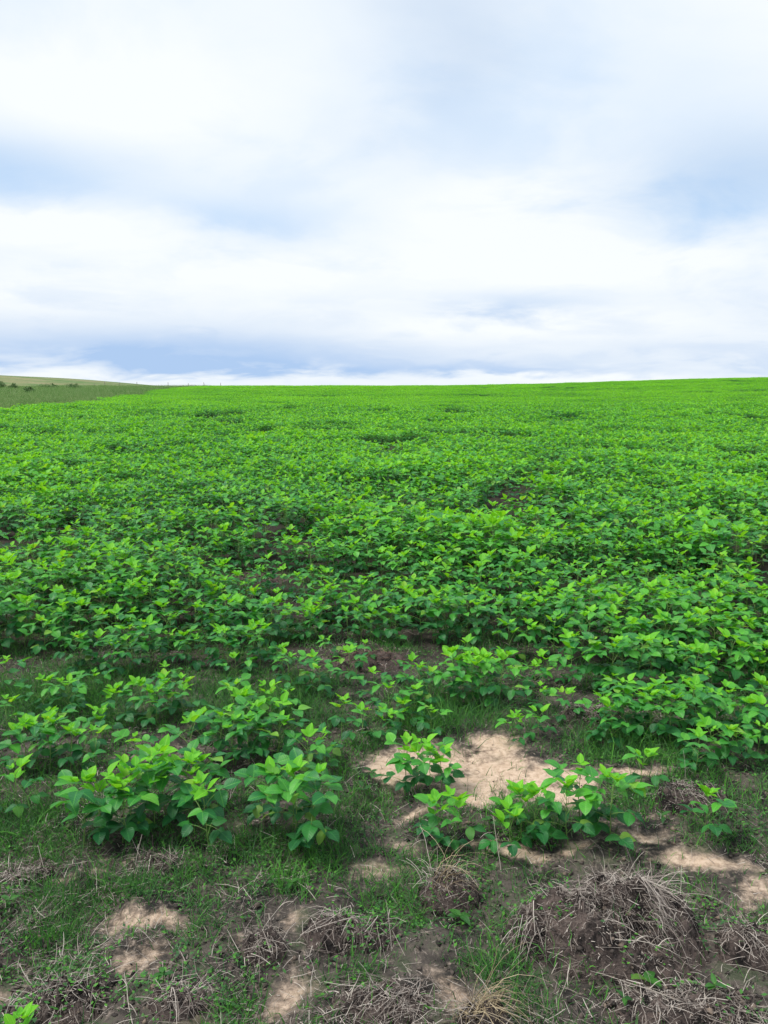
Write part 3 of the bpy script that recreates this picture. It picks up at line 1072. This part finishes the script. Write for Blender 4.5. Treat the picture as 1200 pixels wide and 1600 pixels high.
link('soil_crumbs', mesh_np('soil_crumbs', V, F, [M_CRUMB], smooth=False), kind='stuff', label='dark and tan crumbs of earth strewn over the headland')


# ------------------------------------------------------------------ sod lumps and straw heaps
def clump(cx, cy, ra, rb, hh, kd, label, sd_):
    r = np.random.RandomState(sd_)
    z0 = float(ground_z(cx, cy))
    if kd in ('flat', 'fan'):
        hh = hh * 0.7
    root = link('straw_clump', None, None, (cx, cy, z0), label=label, category='straw clump', group='straw and sod lumps on the headland')
    # lumpy body: one height function for the sod and for the straw lying on it
    def hz(x_, y_):
        x_, y_ = np.asarray(x_, float), np.asarray(y_, float)
        an = np.arctan2(y_ / rb, x_ / ra)
        edge = 1 + 0.5 * (fbm(np.cos(an) * 1.3 + sd_, np.sin(an) * 1.3 + 3, 3) - 0.5)
        q = np.sqrt((x_ / ra) ** 2 + (y_ / rb) ** 2) / edge
        lump = fbm((cx + x_) * 13 + sd_, (cy + y_) * 13, 5)
        crumb = np.abs(fbm((cx + x_) * 60, (cy + y_) * 60 + sd_, 3) - 0.5)
        prof = np.clip(1 - q ** 2.4, 0, 1) ** 0.8
        if kd == 'mound':
            prof = np.clip(1 - q ** 3.0, 0, 1) ** 0.95
            hole = np.exp(-(((x_ - 0.10) / 0.06) ** 2 + ((y_ + 0.08) / 0.05) ** 2)) + 0.7 * np.exp(-(((x_ + 0.17) / 0.035) ** 2 + ((y_ + 0.04) / 0.05) ** 2))
            ridge = fbm((cx + x_) * 6 + 3, (cy + y_) * 6 + 1, 3)
            lump = 0.55 * lump + 0.55 * ridge - 0.35 * hole - 0.9 * np.clip(-y_ / rb, 0, 1) * 0.35
        crumb = crumb + 0.5 * np.abs(fbm((cx + x_) * 130 + 9, (cy + y_) * 130 + sd_, 2) - 0.5)
        return hh * prof * (0.12 + 1.5 * lump) + 0.06 * crumb * (prof > 0) - 0.012 * np.clip(q, 0, 1.3) ** 3 + ground_z(cx + x_, cy + y_) - z0 - 0.003
    nr, na = (64, 180) if kd == 'mound' else (34, 96)
    Q, A = np.meshgrid(np.linspace(0, 1.25, nr + 1), np.arange(na) * 2 * math.pi / na, indexing='ij')
    X_, Y_ = np.cos(A) * Q * ra, np.sin(A) * Q * rb
    V = np.stack([X_, Y_, hz(X_, Y_)], -1).reshape(-1, 3)
    ri = np.arange(nr)[:, None] * na
    ca, cb = np.arange(na)[None, :], (np.arange(na)[None, :] + 1) % na
    F = np.stack([ri + ca, ri + na + ca, ri + na + cb, ri + cb], -1).reshape(-1, 4)
    link('sod', mesh_np('sod', V, F, [M_SOD]), root)

    n = int(2300 * (ra * rb / 0.02) ** 0.75 * {'mound': 0.8, 'clod': 0.5, 'flat': 0.7, 'fan': 0.55, 'arch': 0.5}[kd])
    an = r.uniform(0, 6.28, n)
    q = np.abs(r.normal(0, 0.62, n)) + 0.25 * r.rand(n)
    wide_ = 1.5 if kd in ('flat', 'fan') else 1.1
    x_, y_ = np.cos(an) * q * ra * wide_, np.sin(an) * q * rb * wide_
    fall = np.column_stack([np.cos(an) / ra, np.sin(an) / rb, np.zeros(n)])
    fall = unit(fall)
    wander = np.column_stack([r.normal(0, 1, n), r.normal(0, 1, n), np.zeros(n)])
    dr = unit(fall * 0.12 + wander * 0.9 + np.column_stack([np.zeros(n), np.zeros(n), r.normal(0.03, 0.20, n)]))
    ln = 0.008 + 0.06 * r.rand(n) ** 3
    base = np.column_stack([x_, y_, hz(x_, y_) + r.uniform(-0.004, 0.010, n)])
    cu = np.column_stack([r.normal(0, 0.12, n), r.normal(0, 0.12, n), r.uniform(-0.16, 0.04, n)])
    V, F = ribbons(n, base, dr, ln, r.uniform(0.0006, 0.0022, n), cu, 3, rng=r, flat=True)
    mat = M_BROWN if 'brown' in label else (M_TAN if 'tan tuft' in label else M_STRAW)
    link('straw', mesh_np('straw', V, F, [mat]), root, kind='stuff')

    # bundles of longer straw with one lie
    def bundle(x0, y0, sx, sy, n, d0, spread, l0, curl, m_, wd=(0.0009, 0.0024)):
        x_ = x0 + r.normal(0, sx, n)
        y_ = y0 + r.normal(0, sy, n)
        base = np.column_stack([x_, y_, hz(x_, y_) + r.uniform(0, 0.012, n)])
        dr = unit(np.array(d0)[None, :] + r.normal(0, spread, (n, 3)))
        ln = l0 * r.uniform(0.5, 1.15, n)
        cu = np.array(curl)[None, :] * r.uniform(0.3, 1.2, (n, 1)) + r.normal(0, 0.12, (n, 3))
        V, F = ribbons(n, base, dr, ln, r.uniform(*wd, n), cu, 5, rng=r, flat=True)
        link('straw_bundle', mesh_np('straw_bundle', V, F, [m_]), root, kind='stuff')
    if kd == 'mound':
        bundle(0.13, 0.08, 0.045, 0.035, 60, (0.7, -0.3, 0.15), 0.38, 0.16, (0.0, -0.30, -0.26), M_STRAW)
        bundle(0.12, -0.02, 0.012, 0.03, 70, (0.35, -0.6, 0.05), 0.15, 0.12, (0.03, -0.12, -0.32), M_STRAW)
        bundle(-0.20, -0.03, 0.02, 0.03, 34, (-0.25, -0.8, 0.15), 0.30, 0.10, (0.0, -0.1, -0.35), M_STRAW)
        bundle(-0.02, 0.02, 0.07, 0.05, 60, (0.5, -0.2, 0.3), 0.55, 0.13, (0.0, -0.1, -0.22), M_STRAW)
        bundle(-0.16, -0.15, 0.04, 0.03, 45, (0.4, -0.7, 0.2), 0.4, 0.12, (0.1, 0.0, -0.2), M_STRAW)
        bundle(0.15, 0.13, 0.04, 0.02, 26, (-0.1, 0.1, 0.8), 0.45, 0.10, (0.0, 0, -0.1), M_STRAW)
    elif kd == 'arch':
        bundle(-0.02, 0.0, 0.02, 0.02, 38, (0.45, -0.1, 0.9), 0.32, 0.17, (0.22, -0.04, -0.42), M_TAN)
        bundle(-0.05, 0.02, 0.02, 0.02, 30, (-0.3, -0.1, 0.9), 0.4, 0.09, (-0.1, -0.04, -0.3), M_STRAW)
    elif kd == 'fan':
        bundle(0.05, 0.05, 0.04, 0.03, 60, (-0.35, -0.85, 0.15), 0.34, 0.16, (-0.05, -0.1, -0.22), M_STRAW)
        bundle(-0.02, 0.05, 0.03, 0.02, 26, (-0.9, -0.3, 0.3), 0.3, 0.14, (0.0, -0.1, -0.25), M_STRAW)
    elif kd == 'clod':
        bundle(0.0, 0.0, 0.03, 0.02, 16, (0.2, -0.7, 0.4), 0.4, 0.12, (0.0, -0.05, -0.25), M_STRAW)
    else:
        bundle(-ra * 0.2, 0.0, ra * 0.5, rb * 0.5, 26, (r.uniform(-0.8, 0.8), -0.4, 0.08), 0.6, 0.09, (0.0, 0.0, -0.12), mat)
        bundle(ra * 0.3, 0.0, ra * 0.5, rb * 0.5, 22, (r.uniform(-0.8, 0.8), 0.2, 0.08), 0.7, 0.08, (0.0, 0.0, -0.12), mat)
    return root


for i, c in enumerate(CLUMPS):
    clump(*c, 40 + i)


# ------------------------------------------------------------------ single bleached stalks, weed seedlings
def stalk(x, y, az_, el_, L, label, k):
    r = random.Random(900 + k)
    p = np.zeros(3)
    e, a_ = R(el_), R(az_)
    pts = [p.copy()]
    for i in range(6):
        p = p + np.array([math.cos(a_) * math.cos(e), math.sin(a_) * math.cos(e), math.sin(e)]) * L / 6
        e -= R(r.uniform(0, 8))
        a_ += R(r.uniform(-9, 9))
        pts.append(p.copy())
    V, F = tube(pts, np.linspace(0.0013, 0.0006, 7), 4)
    ac = Acc()
    ac.add(V, F)
    root = link('dry_stalk', None, None, (x, y, float(top_z(np.array(x), np.array(y))) + 0.003), label=label, category='straw', group='single dry stalks on the headland')
    link('culm', ac.mesh('culm', [M_PALE]), root)
    for q in (2, 4):
        o = pts[q]
        n = 1
        dr = unit(np.array([[r.uniform(-1, 1), r.uniform(-1, 1), r.uniform(0.1, 0.7)]]))
        V, F = ribbons(n, o[None, :].copy(), dr, np.array([L * r.uniform(0.25, 0.45)]), np.array([0.0022]), np.array([[0, 0, -0.35]]), 4, flat=True)
        link('blade', mesh_np('blade', V, F, [M_PALE]), root)


ST = [(-0.79, 2.24, 80, 70, 0.09, 'upright bleached stalk on the low heap before the biggest clump'), (0.15, 2.15, 110, 50, 0.16, 'long pale stalk leaning over the small yellow arched lump'),
      (0.37, 2.22, 100, 62, 0.17, 'pale stalk leaning up before the bright topped plants behind the mound'), (0.80, 2.06, 95, 66, 0.12, 'bleached stalk standing on the crest of the large mound'),
      (0.88, 2.08, 60, 60, 0.11, 'second bleached stalk tilted over the large mound'), (0.72, 1.66, 160, 12, 0.22, 'long bleached stalk lying across the flat lilac straw'),
      (0.60, 1.80, -20, 8, 0.16, 'pale stalk lying along the lower slope of the large mound'), (-0.33, 1.86, 70, 20, 0.13, 'pale stalk lying across the dark wet sod lump'),
      (-0.10, 1.66, 60, 30, 0.10, 'short pale stalk beside the flattened straw tuft'), (-0.60, 1.62, 120, 25, 0.14, 'pale stalk between the wide straw heap and small dark lump'),
      (-0.44, 2.10, 40, 18, 0.12, 'thin pale stalk in grass behind the dark wet lump'), (-1.05, 1.95, 15, 10, 0.12, 'pale stalk lying on grass behind the wide scattered heap'),
      (1.05, 1.72, 150, 15, 0.18, 'pale stalk lying in front of the black crumbling lump'), (1.02, 2.66, 88, 80, 0.10, 'short upright bleached stalk on the dark weedy lump'),
      (0.02, 1.86, 100, 75, 0.13, 'slim upright stalk beside the fanned straw bundle'), (-0.92, 1.63, 75, 55, 0.08, 'short tilted stalk on the wide scattered heap'),
      (0.42, 2.05, 40, 12, 0.13, 'pale stalk lying between the arched lump and large mound'), (-0.2, 2.06, 130, 20, 0.13, 'pale stalk lying behind the fanned straw bundle')]
for k_, s_ in enumerate(ST):
    stalk(*s_, k_)


def seedling(x, y, h, sz, label, k):
    r = random.Random(300 + k)
    root = link('weed_seedling', None, None, (x, y, float(top_z(np.array(x), np.array(y))) - 0.002), label=label, category='weed', group='weed seedlings on the headland')
    root.rotation_euler = (0, 0, r.uniform(0, 6))
    V, F = tube([(0, 0, 0), (0.002, 0, h * 0.5), (0, 0.002, h)], [0.0015, 0.0012, 0.001], 4)
    ac = Acc()
    ac.add(V, F)
    link('stem', ac.mesh('weed_stem', [M_STEM]), root)
    for q in range(r.choice([3, 4, 5])):
        V, F, U = leaflet_geo(sz * r.uniform(0.8, 1.2), sz * 0.5, 0.7, 0.2, 0.02, 4, 2, q)
        ac = Acc()
        ac.add(V, F, 0, U)
        o = link('leaf', ac.mesh('weed_leaf', [M_WEED]), root)
        o.matrix_basis = Matrix.Translation((0, 0, h * (0.7 + 0.3 * r.random()))) @ Matrix.Rotation(q * 2.2 + r.uniform(-0.4, 0.4), 4, 'Z') @ Matrix.Rotation(R(r.uniform(0, 45)), 4, 'X')


WEEDS = [(0.66, 1.735, 0.03, 0.05, 'narrow leaved weed on the lower slope of the large mound'), (0.585, 1.66, 0.02, 0.025, 'small round weed before the large sod mound'), (0.82, 1.70, 0.03, 0.028, 'small weed in the flat lilac straw'),
         (-0.56, 1.74, 0.03, 0.03, 'weed seedling before the bare sand by the small dark lump'), (-0.08, 2.68, 0.05, 0.035, 'weed seedling at the rim of the bare sand beside the dull pair'),
         (-0.05, 2.78, 0.05, 0.035, 'second weed seedling at the rim of the bare sand'), (-0.28, 2.12, 0.03, 0.03, 'weed seedling in grass before the dark upright group'), (-0.6, 2.1, 0.02, 0.02, 'tiny weed behind the bare sand spot'),
         (0.22, 2.0, 0.03, 0.045, 'narrow leaved weed before the arched straw lump'), (0.36, 2.43, 0.05, 0.04, 'weed seedling between the thin pair and the bright topped plants'), (-1.1, 2.05, 0.03, 0.03, 'weed seedling in short grass before the far dark heap'),
         (0.98, 2.5, 0.03, 0.03, 'weed seedling between the single upright plant and the small bright one')]
for k_, s_ in enumerate(WEEDS):
    seedling(*s_, k_)


# ------------------------------------------------------------------ verge, shrubs and posts on the far side
def tuft_mesh(sd_, n, hgt, wid, mat):
    r = np.random.RandomState(sd_)
    base = np.column_stack([r.normal(0, 0.16, n), r.normal(0, 0.16, n), np.full(n, -0.02)])
    dr = unit(np.column_stack([r.normal(0, 0.35, n), r.normal(0, 0.35, n), np.ones(n)]))
    V, F = ribbons(n, base, dr, hgt * r.uniform(0.5, 1.15, n), r.uniform(0.6, 1.4, n) * wid, np.column_stack([r.normal(0, 0.2, n), r.normal(0, 0.2, n), r.uniform(-0.35, 0, n)]), 3, rng=r)
    return mesh_np('tuft_source', V, F, [mat])


tm = [tuft_mesh(60 + i, 46, 0.6, 0.016, M_VERGE) for i in range(6)]
N0 = 60000
y = 30 + 150 * rs.rand(N0)
x = field_edge(y) - 0.3 - 45 * rs.rand(N0) ** 1.3
ok = (x > -0.60 * y - 4) & (rs.rand(N0) < np.clip(1.1 - (field_edge(y) - x) / 40, 0.15, 1))
x, y = x[ok][:9000], y[ok][:9000]
n = len(x)
scatter('verge_grass', np.column_stack([x, y, ground_z(x, y)]), np.column_stack([rs.normal(0, 0.1, n), rs.normal(0, 0.1, n), rs.uniform(0, 6.28, n)]),
        (0.35 + 0.8 * fbm(x * 0.2, y * 0.2, 3)) * rs.uniform(0.7, 1.2, n), rs.randint(0, 6, n), tm, 'tall grey green rough grass on the verge beyond the crop edge')


def shrub(x, y, h, wd, label, k):
    r = np.random.RandomState(700 + k)
    root = link('shrub', None, None, (x, y, float(ground_z(x, y)) - 0.05), label=label, category='shrub', group='dark shrubs on the verge')
    ac = Acc()
    for q in range(5):
        an, sp_ = r.uniform(0, 6.28), r.uniform(0.1, 0.35) * wd
        V, F = tube([(0, 0, 0), (math.cos(an) * sp_ * 0.5, math.sin(an) * sp_ * 0.5, h * 0.4), (math.cos(an) * sp_, math.sin(an) * sp_, h * 0.8)], [0.03, 0.02, 0.008], 4)
        ac.add(V, F)
    link('trunk', ac.mesh('shrub_trunk', [M_WOOD]), root)
    n = 900
    an = r.uniform(0, 6.28, n)
    up = r.rand(n)
    lob = 0.75 + 0.5 * np.sin(an * 3 + k) * np.sin(up * 5 + k)
    rr_ = 0.62 * wd * np.sqrt(np.clip(1 - up ** 4, 0, 1)) * lob * r.rand(n) ** 0.4
    ce = np.column_stack([np.cos(an) * rr_, np.sin(an) * rr_, h * up * (0.8 + 0.35 * np.sin(an * 2 + k)) + r.normal(0, 0.05, n)])
    e1 = unit(r.normal(0, 1, (n, 3))) * 0.07
    e2 = unit(np.cross(e1, r.normal(0, 1, (n, 3)))) * 0.04
    V = np.stack([ce - e1, ce + e2, ce + e1, ce - e2], 1).reshape(-1, 3)
    link('crown', mesh_np('shrub_crown', V, np.arange(4 * n).reshape(-1, 4), [M_BUSH], smooth=False), root)


SH = [(-36.5, 80, 0.6, 1.1, 'small round dark shrub alone in the rough verge grass'), (-45, 105, 0.7, 2.6, 'wide low dark shrub at the foot of the dry hill'), (-41.5, 104, 0.7, 2.0, 'low dark shrub next to the widest one on the verge'),
      (-50.5, 106, 0.7, 1.4, 'round dark shrub below the tan pasture'), (-62, 118, 0.7, 1.6, 'dark shrub out on the tan pasture slope'), (-55, 112, 0.9, 1.1, 'taller dark shrub before the tan pasture')]
for k_, s_ in enumerate(SH):
    shrub(*s_, k_)


def post(x, y, h, label, k):
    r = random.Random(800 + k)
    root = link('fence_post', None, None, (x, y, float(ground_z(x, y)) - 0.1), label=label, category='post', group='wooden posts along the skyline')
    root.rotation_euler = (R(r.uniform(-4, 4)), R(r.uniform(-4, 4)), r.uniform(0, 3))
    V, F = tube([(0, 0, 0), (0.01, 0, h * 0.5), (0, 0.01, h)], [0.055, 0.05, 0.045], 7)
    ac = Acc()
    ac.add(V, F)
    link('pole', ac.mesh('post_pole', [M_WOOD]), root)
    V, F = tube([(0, 0, h - 0.04), (0, 0, h + 0.03)], [0.055, 0.02], 7)
    ac = Acc()
    ac.add(V, F)
    link('cap', ac.mesh('post_cap', [M_WOOD]), root)


for k_ in range(9):
    post(-57 + 3.3 * k_ + random.uniform(-1.5, 1.5), 140 + 0.6 * k_, random.uniform(0.8, 1.4), 'slim weathered wooden post standing on the skyline beyond the verge', k_)
print('objects', len(bpy.data.objects), 'near plants', len(pts_near), 'tiles', len(fp))
